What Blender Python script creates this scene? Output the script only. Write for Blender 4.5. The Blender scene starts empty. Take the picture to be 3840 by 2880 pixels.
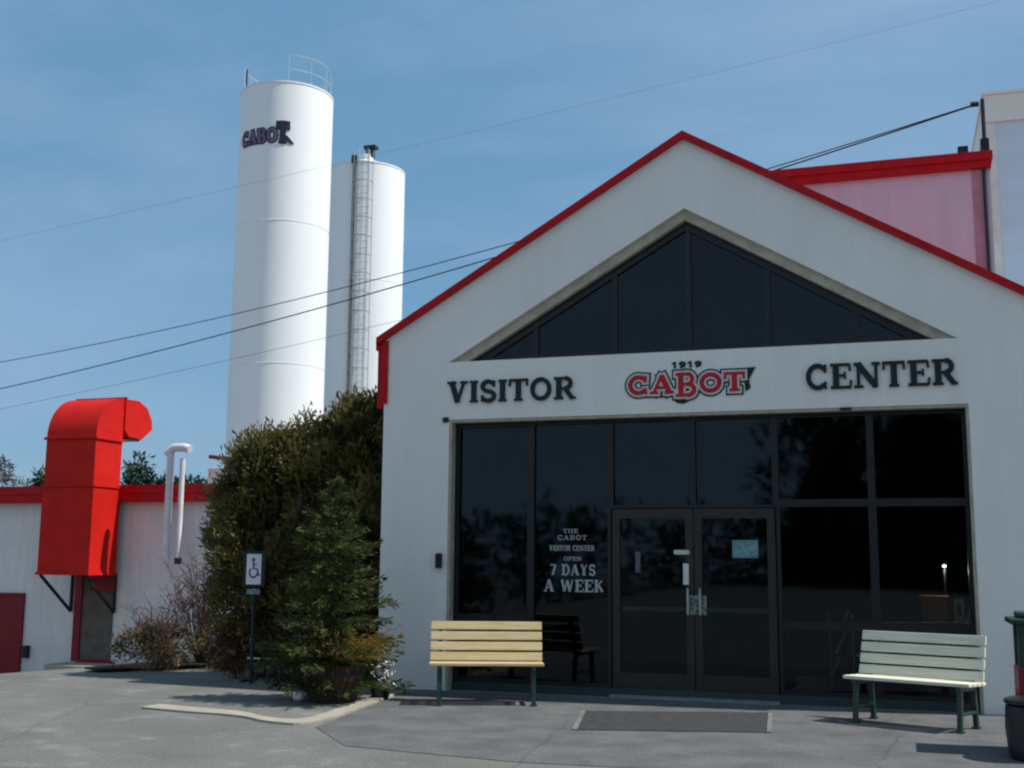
import bpy, bmesh, math, random
from mathutils import Vector, Matrix, noise
from mathutils.geometry import tessellate_polygon
R = math.radians
sc = bpy.context.scene
COL = sc.collection
# ------------------------------------------------------------------ camera
cam = bpy.data.cameras.new('camera'); camo = bpy.data.objects.new('camera', cam); COL.objects.link(camo)
CP = Vector((2.2604, -13.4507, 1.55)); YAW, PIT, ROL = -0.3164, 0.1499, 0.0078
fw = Vector((math.sin(YAW)*math.cos(PIT), math.cos(YAW)*math.cos(PIT), math.sin(PIT)))
rt = Vector((math.cos(YAW), -math.sin(YAW), 0)); up = rt.cross(fw)
r2 = rt*math.cos(ROL)+up*math.sin(ROL); u2 = -rt*math.sin(ROL)+up*math.cos(ROL)
m = Matrix((r2, u2, -fw)).transposed().to_4x4(); m.translation = CP
camo.matrix_world = m
cam.sensor_width = 36; cam.lens = 41.073; cam.clip_end = 2000; cam.clip_start = .1
sc.camera = camo
# ------------------------------------------------------------------ sky and sun
SUN_AZ, SUN_EL = 81.0, 54.0          # compass: +Y = 0, +X = 90
w = bpy.data.worlds.new('World'); sc.world = w; w.use_nodes = True
nt = w.node_tree; bg = nt.nodes['Background']
sky = nt.nodes.new('ShaderNodeTexSky'); sky.sky_type = 'NISHITA'; sky.sun_disc = False
sky.sun_elevation = R(SUN_EL); sky.sun_rotation = R(SUN_AZ)
sky.air_density = 1.1; sky.dust_density = 0.2; sky.ozone_density = 2.0; sky.altitude = 200
tc = nt.nodes.new('ShaderNodeTexCoord'); mp = nt.nodes.new('ShaderNodeMapping')
mp.inputs['Rotation'].default_value = (0.3, 0.2, R(25)); mp.inputs['Scale'].default_value = (1.2, 4.5, 7); mp.inputs['Location'].default_value = (7.0, 0, 0)
nz = nt.nodes.new('ShaderNodeTexNoise'); nz.inputs['Scale'].default_value = 1.1; nz.inputs['Detail'].default_value = 6; nz.inputs['Roughness'].default_value = .55
rp = nt.nodes.new('ShaderNodeMapRange'); rp.inputs['From Min'].default_value = .38; rp.inputs['From Max'].default_value = .72; rp.inputs['To Max'].default_value = .6
mx = nt.nodes.new('ShaderNodeMixRGB'); mx.inputs['Color2'].default_value = (2.75, 3.95, 5.5, 1)
m0 = nt.nodes.new('ShaderNodeMixRGB'); m0.inputs['Fac'].default_value = .78; m0.inputs['Color2'].default_value = (1.12, 2.58, 4.2, 1)
nt.links.new(tc.outputs['Generated'], mp.inputs['Vector']); nt.links.new(mp.outputs['Vector'], nz.inputs['Vector'])
nt.links.new(nz.outputs['Fac'], rp.inputs['Value']); nt.links.new(rp.outputs['Result'], mx.inputs['Fac'])
nt.links.new(sky.outputs['Color'], m0.inputs['Color1']); nt.links.new(m0.outputs['Color'], mx.inputs['Color1']); # extra pale glow added to unseen sky behind camera, brightens the shaded facade
sx_ = nt.nodes.new('ShaderNodeSeparateXYZ'); fill_range = nt.nodes.new('ShaderNodeMapRange'); fill_range.interpolation_type = 'SMOOTHSTEP'
fill_range.inputs['From Min'].default_value = .15; fill_range.inputs['From Max'].default_value = -.6; fill_range.inputs['To Max'].default_value = .58
fill_mix = nt.nodes.new('ShaderNodeMixRGB'); fill_mix.inputs['Color2'].default_value = (3.7, 4.6, 5.6, 1)
nt.links.new(tc.outputs['Generated'], sx_.inputs[0]); nt.links.new(sx_.outputs['Y'], fill_range.inputs['Value']); nt.links.new(fill_range.outputs[0], fill_mix.inputs['Fac'])
nt.links.new(mx.outputs['Color'], fill_mix.inputs['Color1']); nt.links.new(fill_mix.outputs['Color'], bg.inputs['Color'])
bg.inputs['Strength'].default_value = 0.115
sl = bpy.data.lights.new('sun', 'SUN'); slo = bpy.data.objects.new('sun', sl); COL.objects.link(slo)
sl.energy = 4.9; sl.angle = R(.6); sl.color = (1, .95, .86)
sd = Vector((math.sin(R(SUN_AZ))*math.cos(R(SUN_EL)), math.cos(R(SUN_AZ))*math.cos(R(SUN_EL)), math.sin(R(SUN_EL))))
slo.rotation_euler = (-sd).to_track_quat('-Z', 'Y').to_euler(); slo.location = (30, 0, 40)
vs = sc.view_settings; vs.view_transform = 'Standard'; vs.look = 'None'; vs.gamma = 1; vs.exposure = 0.12
sc.cycles.max_bounces = 8; sc.cycles.transparent_max_bounces = 12
sc.cycles.pixel_filter_type = 'BLACKMAN_HARRIS'; sc.cycles.filter_width = 2.2
# ------------------------------------------------------------------ materials
def mat(name, c1, c2=None, rough=.7, scale=4, spec=.3, bump=0, bscale=60, metal=0, stretch=(1,1,1), detail=5, lo=.35, hi=.65, emit=None, trans=0):
    M = bpy.data.materials.new(name); M.use_nodes = True; t = M.node_tree; b = t.nodes['Principled BSDF']
    b.inputs['Roughness'].default_value = rough; b.inputs['Metallic'].default_value = metal
    b.inputs['Specular IOR Level'].default_value = spec
    c = t.nodes.new('ShaderNodeTexCoord'); mpp = t.nodes.new('ShaderNodeMapping'); mpp.inputs['Scale'].default_value = stretch
    t.links.new(c.outputs['Object'], mpp.inputs['Vector'])
    n = t.nodes.new('ShaderNodeTexNoise'); n.inputs['Scale'].default_value = scale; n.inputs['Detail'].default_value = detail
    t.links.new(mpp.outputs['Vector'], n.inputs['Vector'])
    r = t.nodes.new('ShaderNodeValToRGB'); r.color_ramp.elements[0].position = lo; r.color_ramp.elements[1].position = hi
    c2 = c2 or tuple(x*.82 for x in c1)
    r.color_ramp.elements[0].color = (*c2, 1); r.color_ramp.elements[1].color = (*c1, 1)
    t.links.new(n.outputs['Fac'], r.inputs['Fac']); t.links.new(r.outputs['Color'], b.inputs['Base Color'])
    if bump:
        n2 = t.nodes.new('ShaderNodeTexNoise'); n2.inputs['Scale'].default_value = bscale; n2.inputs['Detail'].default_value = 4
        t.links.new(c.outputs['Object'], n2.inputs['Vector'])
        bp = t.nodes.new('ShaderNodeBump'); bp.inputs['Strength'].default_value = bump; bp.inputs['Distance'].default_value = .02
        t.links.new(n2.outputs['Fac'], bp.inputs['Height']); t.links.new(bp.outputs['Normal'], b.inputs['Normal'])
    if emit: b.inputs['Emission Color'].default_value = (*emit, 1); b.inputs['Emission Strength'].default_value = 1
    if trans:
        b.inputs['Subsurface Weight'].default_value = 0
        tr = t.nodes.new('ShaderNodeBsdfTranslucent'); t.links.new(r.outputs['Color'], tr.inputs['Color'])
        ms = t.nodes.new('ShaderNodeMixShader'); ms.inputs[0].default_value = trans
        t.links.new(b.outputs[0], ms.inputs[1]); t.links.new(tr.outputs[0], ms.inputs[2])
        t.links.new(ms.outputs[0], t.nodes['Material Output'].inputs['Surface'])
    return M
def glassmat(name, tint, ior=1.5, gain=1.0):
    M = bpy.data.materials.new(name); M.use_nodes = True; t = M.node_tree; t.nodes.remove(t.nodes['Principled BSDF'])
    tr = t.nodes.new('ShaderNodeBsdfTransparent'); tr.inputs[0].default_value = (*tint, 1)
    gl = t.nodes.new('ShaderNodeBsdfGlossy'); gl.inputs['Roughness'].default_value = .03; gl.inputs['Color'].default_value = (gain*.74, gain*.92, gain*1.08, 1)
    fr = t.nodes.new('ShaderNodeFresnel'); fr.inputs[0].default_value = ior
    c = t.nodes.new('ShaderNodeTexCoord'); n = t.nodes.new('ShaderNodeTexNoise'); n.inputs['Scale'].default_value = 1.3; n.inputs['Detail'].default_value = 1
    b = t.nodes.new('ShaderNodeBump'); b.inputs['Strength'].default_value = .03; b.inputs['Distance'].default_value = .05
    t.links.new(c.outputs['Object'], n.inputs['Vector']); t.links.new(n.outputs['Fac'], b.inputs['Height']); t.links.new(b.outputs['Normal'], gl.inputs['Normal'])
    ms = t.nodes.new('ShaderNodeMixShader'); t.links.new(fr.outputs[0], ms.inputs[0]); t.links.new(tr.outputs[0], ms.inputs[1]); t.links.new(gl.outputs[0], ms.inputs[2])
    t.links.new(ms.outputs[0], t.nodes['Material Output'].inputs['Surface'])
    return M
WALL = mat('stucco', (.82,.81,.78), (.74,.735,.71), .85, 1.3, .15, .25, 90, stretch=(1,1,.45), lo=.3, hi=.7)
def weather(M, amt=.16):
    t = M.node_tree; b = t.nodes['Principled BSDF']; src = b.inputs['Base Color'].links[0].from_socket
    c = t.nodes.new('ShaderNodeTexCoord'); mp = t.nodes.new('ShaderNodeMapping'); mp.inputs['Scale'].default_value = (5,5,.35)
    n = t.nodes.new('ShaderNodeTexNoise'); n.inputs['Scale'].default_value = 1.6; n.inputs['Detail'].default_value = 7; n.inputs['Roughness'].default_value = .65
    f = t.nodes.new('ShaderNodeTexNoise'); f.inputs['Scale'].default_value = 28; f.inputs['Detail'].default_value = 3
    ad = t.nodes.new('ShaderNodeMath'); ad.operation = 'MULTIPLY'
    r = t.nodes.new('ShaderNodeMapRange'); r.inputs['From Min'].default_value = .16; r.inputs['From Max'].default_value = .36; r.inputs['To Min'].default_value = 0; r.inputs['To Max'].default_value = amt*2
    x = t.nodes.new('ShaderNodeMixRGB'); x.inputs['Color2'].default_value = (.36,.35,.31,1)
    t.links.new(c.outputs['Object'], mp.inputs[0]); t.links.new(mp.outputs[0], n.inputs[0]); t.links.new(c.outputs['Object'], f.inputs[0])
    t.links.new(n.outputs['Fac'], ad.inputs[0]); t.links.new(f.outputs['Fac'], ad.inputs[1]); t.links.new(ad.outputs[0], r.inputs[0])
    t.links.new(r.outputs[0], x.inputs[0]); t.links.new(src, x.inputs[1]); t.links.new(x.outputs[0], b.inputs['Base Color'])
weather(WALL, .05)
WALL2 = mat('block_wall', (.80,.78,.77), (.70,.69,.69), .85, 1.5, .15, .2, 40, lo=.3, hi=.7)
weather(WALL2, .14)
WALL3 = mat('metal_siding', (.66,.58,.66), (.59,.51,.59), .7, 1.2, .2, .1, 20, stretch=(3,3,.3))
RED = mat('red_trim', (.50,.004,.010), (.38,.003,.008), .5, 6, .2)
DRED = mat('dark_red_door', (.24,.01,.018), (.17,.008,.014), .5, 3, .3)
CHUTE = mat('orange_red_paint', (.58,.012,.006), (.48,.009,.005), .58, 2.5, .18, .08, 6)
TAN = mat('tan_trim', (.46,.42,.33), (.34,.31,.24), .6, 8)
BRONZE = mat('dark_bronze', (.008,.009,.011), (.005,.006,.008), .4, 10, .4)
BRONZE2 = mat('door_bronze', (.024,.022,.020), (.016,.015,.014), .4, 10, .4)
GLASS = glassmat('tinted_glass', (.52,.56,.56), 1.46, .66)
LETTER = mat('letter_green_black', (.006,.018,.02), None, .5, 9)
LPALE = mat('letter_cream', (.62,.58,.56), None, .6, 9)
LRED = mat('letter_red', (.50,.012,.025), None, .5, 9)
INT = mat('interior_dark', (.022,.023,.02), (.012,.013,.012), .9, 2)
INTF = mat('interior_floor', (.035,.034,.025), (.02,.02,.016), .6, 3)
SILO = mat('white_enamel', (.86,.88,.88), (.79,.82,.83), .45, .5, .3, stretch=(1,1,.25))
METAL = mat('galvanised', (.45,.47,.48), (.33,.35,.36), .45, 8, .5, metal=.5)
DARK = mat('dark_metal', (.02,.023,.028), (.012,.014,.018), .5, 8)
NAVY = mat('navy_paint', (.016,.02,.05), None, .6, 8)
MAUVE = mat('faded_purple_paint', (.22,.14,.24), (.16,.1,.18), .7, 8)
GREENM = mat('dark_green_iron', (.010,.045,.030), (.006,.028,.02), .4, 14, .5)
SLAT_T = mat('varnished_slat', (.56,.46,.27), (.45,.35,.18), .55, 6, .3, stretch=(.5,8,8))
SLAT_G = mat('weathered_slat', (.72,.71,.57), (.58,.575,.46), .7, 6, .2, stretch=(.5,8,8))
CONC = mat('pale_concrete', (.17,.17,.16), (.13,.13,.124), .9, 3, .1, .3, 50)
CURBM = mat('curb_concrete', (.37,.345,.28), (.29,.275,.23), .9, 3, .1, .3, 50)
PATIO = mat('apron_asphalt', (.138,.143,.147), (.10,.104,.108), .9, 2.2, .1, .4, 120, stretch=(1,1,1))
RUBBER = mat('rubber_mat', (.06,.062,.065), (.04,.042,.045), .8, 12, .2, .5, 150)
ALU = mat('aluminium', (.24,.25,.25), (.17,.18,.18), .35, 8, .5)
BARREL = mat('barrel_wood', (.085,.048,.032), (.05,.028,.02), .8, 5, .2, .3, 20, stretch=(6,6,.6))
SOIL = mat('soil', (.035,.025,.018), None, .95, 20)
BARK = mat('bark', (.09,.06,.045), (.05,.035,.028), .9, 10, .1, .5, 30, stretch=(3,3,.5))
YEW = mat('olive_foliage', (.20,.17,.05), (.035,.042,.016), .6, 3.4, .2, trans=.33, lo=.38, hi=.62)
SPRUCE = mat('spruce_foliage', (.085,.11,.028), (.024,.038,.014), .6, 4.0, .2, trans=.25, lo=.35, hi=.65)
GOLD = mat('golden_foliage', (.36,.24,.06), (.18,.13,.035), .6, 5, .2, trans=.3)
HEDGE = mat('juniper_foliage', (.16,.115,.06), (.05,.042,.025), .7, 3.5, .2, trans=.2)
RUST = mat('rust_foliage', (.16,.07,.035), (.07,.035,.025), .7, 5, .2, trans=.2)
TWIG = mat('twig', (.19,.12,.115), (.11,.07,.07), .85, 8)
FARG = mat('far_foliage', (.05,.085,.05), (.02,.035,.028), .8, .35, .1)
FARB = mat('far_bare_trees', (.16,.15,.15), (.10,.10,.11), .9, .6, .1)
HILLM = mat('hill_grass', (.20,.17,.11), (.10,.11,.06), .95, .12, .1)
WHITEP = mat('white_paint', (.74,.72,.76), (.6,.58,.62), .5, 4)
BLUE = mat('sign_blue', (.02,.05,.22), None, .5, 8)
BLACKP = mat('black_plastic', (.012,.014,.018), (.008,.009,.012), .35, 8, .5)
CABLE = mat('cable', (.03,.035,.045), None, .6, 8)
ORANGE = mat('orange_card', (.60,.16,.03), (.38,.1,.02), .6, 6)
CREAM = mat('cream_card', (.55,.50,.30), (.3,.3,.18), .6, 9)
TEAL = mat('teal_card', (.22,.42,.42), (.1,.22,.25), .6, 7)
PAPER = mat('notice_paper', (.62,.68,.55), (.45,.5,.42), .7, 30, lo=.4, hi=.6)
PAPERB = mat('blue_notice_paper', (.18,.34,.38), (.1,.2,.24), .7, 20)
BROWNDOOR = mat('brown_grey_door', (.13,.11,.09), (.09,.08,.07), .6, 4)
LAMP = mat('lit_bulb', (.8,.8,.8), emit=(.7,.75,.8))
# ground material: weathered asphalt with pale salty / sandy smears
def grit(M, scale=38, amt=.45):
    t = M.node_tree; b = t.nodes['Principled BSDF']; src = b.inputs['Base Color'].links[0].from_socket
    c = t.nodes.new('ShaderNodeTexCoord'); n = t.nodes.new('ShaderNodeTexNoise'); n.inputs['Scale'].default_value = scale; n.inputs['Detail'].default_value = 6; n.inputs['Roughness'].default_value = .8
    r = t.nodes.new('ShaderNodeMapRange'); r.inputs['From Min'].default_value = .3; r.inputs['From Max'].default_value = .7; r.inputs['To Min'].default_value = 1-amt; r.inputs['To Max'].default_value = 1+amt
    v = t.nodes.new('ShaderNodeVectorMath'); v.operation = 'SCALE'
    t.links.new(c.outputs['Object'], n.inputs[0]); t.links.new(n.outputs['Fac'], r.inputs[0]); t.links.new(src, v.inputs[0]); t.links.new(r.outputs[0], v.inputs['Scale'])
    # thin cracks
    vo = t.nodes.new('ShaderNodeTexVoronoi'); vo.feature = 'DISTANCE_TO_EDGE'; vo.inputs['Scale'].default_value = .32
    w_ = t.nodes.new('ShaderNodeTexNoise'); w_.inputs['Scale'].default_value = 2.2; w_.inputs['Detail'].default_value = 6
    mm = t.nodes.new('ShaderNodeMixRGB'); mm.inputs['Fac'].default_value = .16
    t.links.new(c.outputs['Object'], w_.inputs[0]); t.links.new(c.outputs['Object'], mm.inputs[1]); t.links.new(w_.outputs['Color'], mm.inputs[2]); t.links.new(mm.outputs[0], vo.inputs['Vector'])
    cr = t.nodes.new('ShaderNodeMapRange'); cr.inputs['From Min'].default_value = 0; cr.inputs['From Max'].default_value = .006; cr.inputs['To Min'].default_value = .78; cr.inputs['To Max'].default_value = 1
    t.links.new(vo.outputs['Distance'], cr.inputs[0])
    v2 = t.nodes.new('ShaderNodeVectorMath'); v2.operation = 'SCALE'; t.links.new(v.outputs[0], v2.inputs[0]); t.links.new(cr.outputs[0], v2.inputs['Scale'])
    t.links.new(v2.outputs[0], b.inputs['Base Color'])
def groundmat():
    M = mat('weathered_asphalt', (.172,.174,.162), (.13,.132,.125), .92, .9, .1, .45, 110, detail=8, lo=.3, hi=.7)
    t = M.node_tree; b = t.nodes['Principled BSDF']; src = b.inputs['Base Color'].links[0].from_socket
    c = t.nodes.new('ShaderNodeTexCoord'); mp = t.nodes.new('ShaderNodeMapping'); mp.inputs['Scale'].default_value = (1.1,1.2,1); mp.inputs['Rotation'].default_value=(0,0,.3)
    n = t.nodes.new('ShaderNodeTexNoise'); n.inputs['Scale'].default_value = 1.7; n.inputs['Detail'].default_value = 9; n.inputs['Roughness'].default_value = .62
    r = t.nodes.new('ShaderNodeMapRange'); r.inputs['From Min'].default_value = .54; r.inputs['From Max'].default_value = .72; r.inputs['To Max'].default_value = .6
    x = t.nodes.new('ShaderNodeMixRGB'); x.inputs['Color2'].default_value = (.27,.28,.28,1)
    t.links.new(c.outputs['Object'], mp.inputs[0]); t.links.new(mp.outputs[0], n.inputs[0]); t.links.new(n.outputs['Fac'], r.inputs[0])
    t.links.new(r.outputs[0], x.inputs[0]); t.links.new(src, x.inputs[1]); t.links.new(x.outputs[0], b.inputs['Base Color'])
    grit(M)
    return M
GROUND = groundmat(); grit(PATIO, 42, .35); grit(CONC, 40, .3)
# ------------------------------------------------------------------ mesh helpers
def gz(x, y):
    return -0.13*max(0, min(-x, 60)-9.6) - 0.035*max(0, min(y, 60)+1)*min(1, max(0, (-x-5)/4))
def box(bm, x0, x1, y0, y1, z0, z1, M=None):
    v = [bm.verts.new(Vector(p) if M is None else M @ Vector(p)) for p in
         ((x0,y0,z0),(x1,y0,z0),(x1,y1,z0),(x0,y1,z0),(x0,y0,z1),(x1,y0,z1),(x1,y1,z1),(x0,y1,z1))]
    for f in ((0,3,2,1),(4,5,6,7),(0,1,5,4),(1,2,6,5),(2,3,7,6),(3,0,4,7)): bm.faces.new([v[i] for i in f])
def prism(bm, loops, fn, d0, d1):
    """loops of 2D points (outer, holes); fn(a,b,d)->xyz"""
    pts = [[Vector((a, b, 0)) for a, b in L] for L in loops]; tris = tessellate_polygon(pts)
    flat = [p for L in loops for p in L]
    A = [bm.verts.new(fn(a, b, d0)) for a, b in flat]; B = [bm.verts.new(fn(a, b, d1)) for a, b in flat]
    for t in tris:
        try: bm.faces.new([A[i] for i in t]); bm.faces.new([B[i] for i in reversed(t)])
        except ValueError: pass
    o = 0
    for L in loops:
        n = len(L)
        for i in range(n):
            j = (i+1) % n
            bm.faces.new((A[o+i], A[o+j], B[o+j], B[o+i]))
        o += n
def xz(a, b, d): return (a, d, b)
def yz(a, b, d): return (d, a, b)
def xy(a, b, d): return (a, b, d)
def tube(bm, pts, r, n=8, cap=True, r1=None):
    pts = [Vector(p) for p in pts]; rings = []; N = len(pts)
    for i, p in enumerate(pts):
        t = (pts[min(i+1, N-1)]-pts[max(i-1, 0)]).normalized()
        a = Vector((0,0,1)) if abs(t.z) < .9 else Vector((1,0,0))
        x = t.cross(a).normalized(); y = t.cross(x)
        rr = r if r1 is None else r+(r1-r)*i/(N-1)
        rings.append([bm.verts.new(p+(x*math.cos(2*math.pi*k/n)+y*math.sin(2*math.pi*k/n))*rr) for k in range(n)])
    for a, b in zip(rings, rings[1:]):
        for k in range(n): bm.faces.new((a[k], a[(k+1)%n], b[(k+1)%n], b[k]))
    if cap: bm.faces.new(rings[0]); bm.faces.new(rings[-1][::-1])
def lathe(bm, prof, cx=0, cy=0, n=48, z0=0):
    rings = []
    for r, z in prof:
        rings.append([bm.verts.new((cx+r*math.cos(2*math.pi*k/n), cy+r*math.sin(2*math.pi*k/n), z+z0)) for k in range(n)])
    for a, b in zip(rings, rings[1:]):
        for k in range(n): bm.faces.new((a[k], a[(k+1)%n], b[(k+1)%n], b[k]))
    bm.faces.new(rings[0][::-1]); bm.faces.new(rings[-1])
def obj(name, bm, material, parent=None, smooth=False, bevel=0, auto=False):
    bmesh.ops.recalc_face_normals(bm, faces=bm.faces) if not auto else None
    me = bpy.data.meshes.new(name); bm.to_mesh(me); bm.free(); me.materials.append(material)
    if smooth:
        for p in me.polygons: p.use_smooth = True
        me.set_sharp_from_angle(angle=R(40))
    o = bpy.data.objects.new(name, me); COL.objects.link(o)
    if parent is not None: o.parent = parent
    if bevel:
        b = o.modifiers.new('bevel', 'BEVEL'); b.width = bevel; b.segments = 2; b.limit_method = 'ANGLE'
    return o
def quick(name, material, fn, parent=None, **k):
    bm = bmesh.new(); fn(bm); return obj(name, bm, material, parent, **k)
def thing(name, label, cat, loc=(0,0,0), rz=0, group=None):
    o = bpy.data.objects.new(name, None); o.empty_display_size = .2; COL.objects.link(o); o.location = loc; o.rotation_euler = (0,0,rz)
    return tag(o, label, cat, group)
def tag(o, label, cat, group=None, kind=None):
    o['label'] = label; o['category'] = cat
    if group: o['group'] = group
    if kind: o['kind'] = kind
    return o
def struct(o, kind='structure'): o['kind'] = kind; return o
def copy_tree(o, parent=None):
    c = o.copy(); COL.objects.link(c)
    if parent is not None: c.parent = parent
    for ch in list(o.children): copy_tree(ch, c)
    return c
# ------------------------------------------------------------------ ground
def coords(lo, hi, a, b, fine, coarse):
    v = []; x = lo
    while x < hi: v.append(x); x += fine if a <= x < b else coarse
    v.append(hi); return v
bm = bmesh.new()
xs = coords(-600, 600, -40, 16, 1.0, 20); ys = coords(-600, 600, -30, 30, 1.0, 20)
g = [[bm.verts.new((x, y, gz(x, y))) for x in xs] for y in ys]
for j in range(len(ys)-1):
    for i in range(len(xs)-1): bm.faces.new((g[j][i], g[j][i+1], g[j+1][i+1], g[j+1][i]))
struct(obj('ground', bm, GROUND, smooth=True))
# darker apron in front of the doors
struct(quick('apron', PATIO, lambda b: prism(b, [[(-3.27,-.02),(-3.27,-.55),(-2.95,-3.34),(-2.2,-4.25),(-.6,-4.5),(1.4,-4.35),(3.2,-4.7),(9,-4.8),(9,-.02)]], xy, .001, .005)))
# sidewalk island with curb
isl = [(-3.90,-.10),(-3.42,-.55),(-3.14,-3.1),(-3.6,-3.05),(-4.0,-2.85),(-4.7,-2.78),(-5.3,-2.62),(-6.1,-2.1),(-6.75,-1.3),(-8.1,.0),(-8.35,.6),(-7.5,2.3),(-6.5,2.0),(-5.9,.75),(-3.92,.4)]
bm = bmesh.new()
cl = [(-3.32,-.55),(-2.98,-3.3),(-3.5,-3.28),(-3.98,-2.95),(-4.7,-2.9),(-5.25,-2.78)]
def chaikin(P, n=3):
    for _ in range(n):
        Q = [P[0]]
        for p, q in zip(P, P[1:]): Q += [(p[0]*.75+q[0]*.25, p[1]*.75+q[1]*.25), (p[0]*.25+q[0]*.75, p[1]*.25+q[1]*.75)]
        P = Q+[P[-1]]
    return P
cl = chaikin(cl); cen = Vector((-5, -.6))
inn = [tuple(Vector(p)+(cen-Vector(p)).normalized()*(.30 if i_ > 8 else .22)) for i_, p in enumerate(cl)]
prism(bm, [cl+inn[::-1]], xy, -.12, .022)
struct(obj('curb', bm, CURBM, bevel=.006))
# planting bed of dark mulch behind the walk
struct(quick('planting_bed', SOIL, lambda b: prism(b, [[(-8.9,1.0),(-8.42,.7),(-7.55,2.2),(-6.5,1.9),(-5.95,.65),(-3.92,.3),(-3.92,7),(-9.3,7)]], lambda a,c,d:(a,c,gz(a,c)+d), .03, .06)))
# ------------------------------------------------------------------ visitor centre
V = thing('visitor_center', 'pale grey gabled visitor center with red roof trim and dark glass front', 'building')
m_ = .5894; ZA = 6.676; ZE = ZA-m_*3.85
outer = [(-3.85,-.1),(-3.85,ZE),(0,ZA-.01),(3.85,ZE),(3.85,-.1),(3.06,-.1),(3.06,3.27),(-2.96,3.27),(-2.96,-.1)]
tri = [(-2.98,3.995),(0,5.73),(2.98,3.995)]
def facade(b):
    prism(b, [outer, tri], xz, 0, .3)
    box(b, -3.85, -3.6, .3, 7.9, -.1, ZE); box(b, 3.6, 3.85, .3, 7.9, -.1, ZE)
    prism(b, [[(-3.6,-.1),(-3.6,ZE),(0,ZA-.05),(3.6,ZE),(3.6,-.1)]], xz, 7.65, 7.9)
quick('wall', WALL, facade, V)
def roof(b):
    t = .09
    for s in (-1, 1):
        prism(b, [[(0,ZA),(s*3.95,ZA-m_*3.95),(s*3.95,ZA-m_*3.95-t),(0,ZA-t)]], xz, -.07, 8.0)
rf = quick('roof', RED, roof, V)
def seams(b):
    for s in (-1, 1):
        for k in range(1, 20):
            y = k*.42
            prism(b, [[(s*.05,ZA-m_*.05+.03),(s*3.93,ZA-m_*3.93+.03),(s*3.93,ZA-m_*3.93-.01),(s*.05,ZA-m_*.05-.01)]], xz, y, y+.03)
quick('roof_seam', RED, seams, rf)
quick('corner_trim', RED, lambda b: box(b, -3.885, -3.80, -.03, .12, 3.50, ZE-.1), V)
def gut(b):
    box(b, -3.99, -3.87, .02, 7.9, ZE-.21, ZE-.08); box(b, -3.97, -3.89, .05, .13, 3.45, ZE-.21)
quick('gutter', RED, gut, V)
# reveals in tan
def reveal(b):
    for s in (-1, 1):
        nx, nz_ = (-s*m_, -1)  # inward offset
        prism(b, [[(s*2.98,3.995),(0,5.73),(0,5.60),(s*2.75,3.995)]], xz, .05, .22)
quick('gable_trim', TAN, reveal, V)
def reveal2(b):
    box(b, -2.96, -2.925, .012, .14, 0, 3.235); box(b, -2.96, 3.06, .012, .14, 3.235, 3.27); box(b, 3.03, 3.06, .012, .14, 0, 3.235)
quick('opening_trim', TAN, reveal2, V)
# windows: name, x0,x1,z0,z1
def window(x0, x1, z0, z1, fr=.035, label=None, y=.16, mt=BRONZE):
    f = quick('window', mt, lambda b: prism(b, [[(x0,z0),(x1,z0),(x1,z1),(x0,z1)], [(x0+fr,z0+fr),(x1-fr,z0+fr),(x1-fr,z1-fr),(x0+fr,z1-fr)]], xz, y, y+.09), V)
    if label: f['label'] = label
    quick('pane', GLASS, lambda b: box(b, x0+fr-.003, x1-fr+.003, y+.04, y+.046, z0+fr-.003, z1-fr+.003), f)
    return f
X = [-2.92, -1.94, -.95, .03, .97, 2.02, 3.03]
window(X[0], X[1], .10, .86, .05); window(X[0], X[1], .86, 3.23, .05)
window(X[1], X[2], .10, 3.23, .04)
for i in (2, 3): window(X[i], X[i+1], 2.17, 3.23, .035)
for i in (4, 5):
    window(X[i], X[i+1], 2.22, 3.23, .04); window(X[i], X[i+1], .86, 2.22, .045); window(X[i], X[i+1], .10, .86, .045)
quick('base_rail', mat('teal_rail', (.03,.055,.055), None, .5, 5), lambda b: box(b, -2.92, 3.03, .13, .27, -.02, .098), V)
quick('threshold', ALU, lambda b: box(b, -.95, .97, .04, .128, .0, .03), V)
# gable windows
def gwin(x0, x1):
    zt = lambda x: 5.60-abs(x)*(5.60-3.995)/2.75
    L = [(x0,4.0),(x1,4.0)]
    if zt(x1) > 4.02: L.append((x1, zt(x1)))
    L.append((x0, zt(x0))) if zt(x0) > 4.02 else None
    f = quick('gable_window', GLASS, lambda b: prism(b, [L], xz, .17, .176), V)
    return f
GX = [-2.72, -1.88, -.88, .02, .94, 1.92, 2.72]
for a, c in zip(GX, GX[1:]): gwin(a, c)
def gm(b):
    for x in GX[1:-1]:
        box(b, x-.03, x+.03, .14, .2, 4.055, 5.60-abs(x)*.583-.03)
    box(b, -2.75, 2.75, .139, .201, 3.997, 4.055)
    for s in (-1, 1): prism(b, [[(s*2.75,3.998),(0,5.598),(0,5.50),(s*2.55,3.998)]], xz, .135, .205)
quick('gable_mullion', BRONZE, gm, V)
# interior
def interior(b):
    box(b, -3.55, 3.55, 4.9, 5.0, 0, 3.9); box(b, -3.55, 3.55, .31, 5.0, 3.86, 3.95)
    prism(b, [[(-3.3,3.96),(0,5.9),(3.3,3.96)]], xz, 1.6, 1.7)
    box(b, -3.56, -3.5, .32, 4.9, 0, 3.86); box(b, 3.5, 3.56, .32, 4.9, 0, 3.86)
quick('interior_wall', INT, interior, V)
quick('interior_floor', INTF, lambda b: box(b, -3.5, 3.5, .31, 4.9, .0, .012), V)
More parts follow.
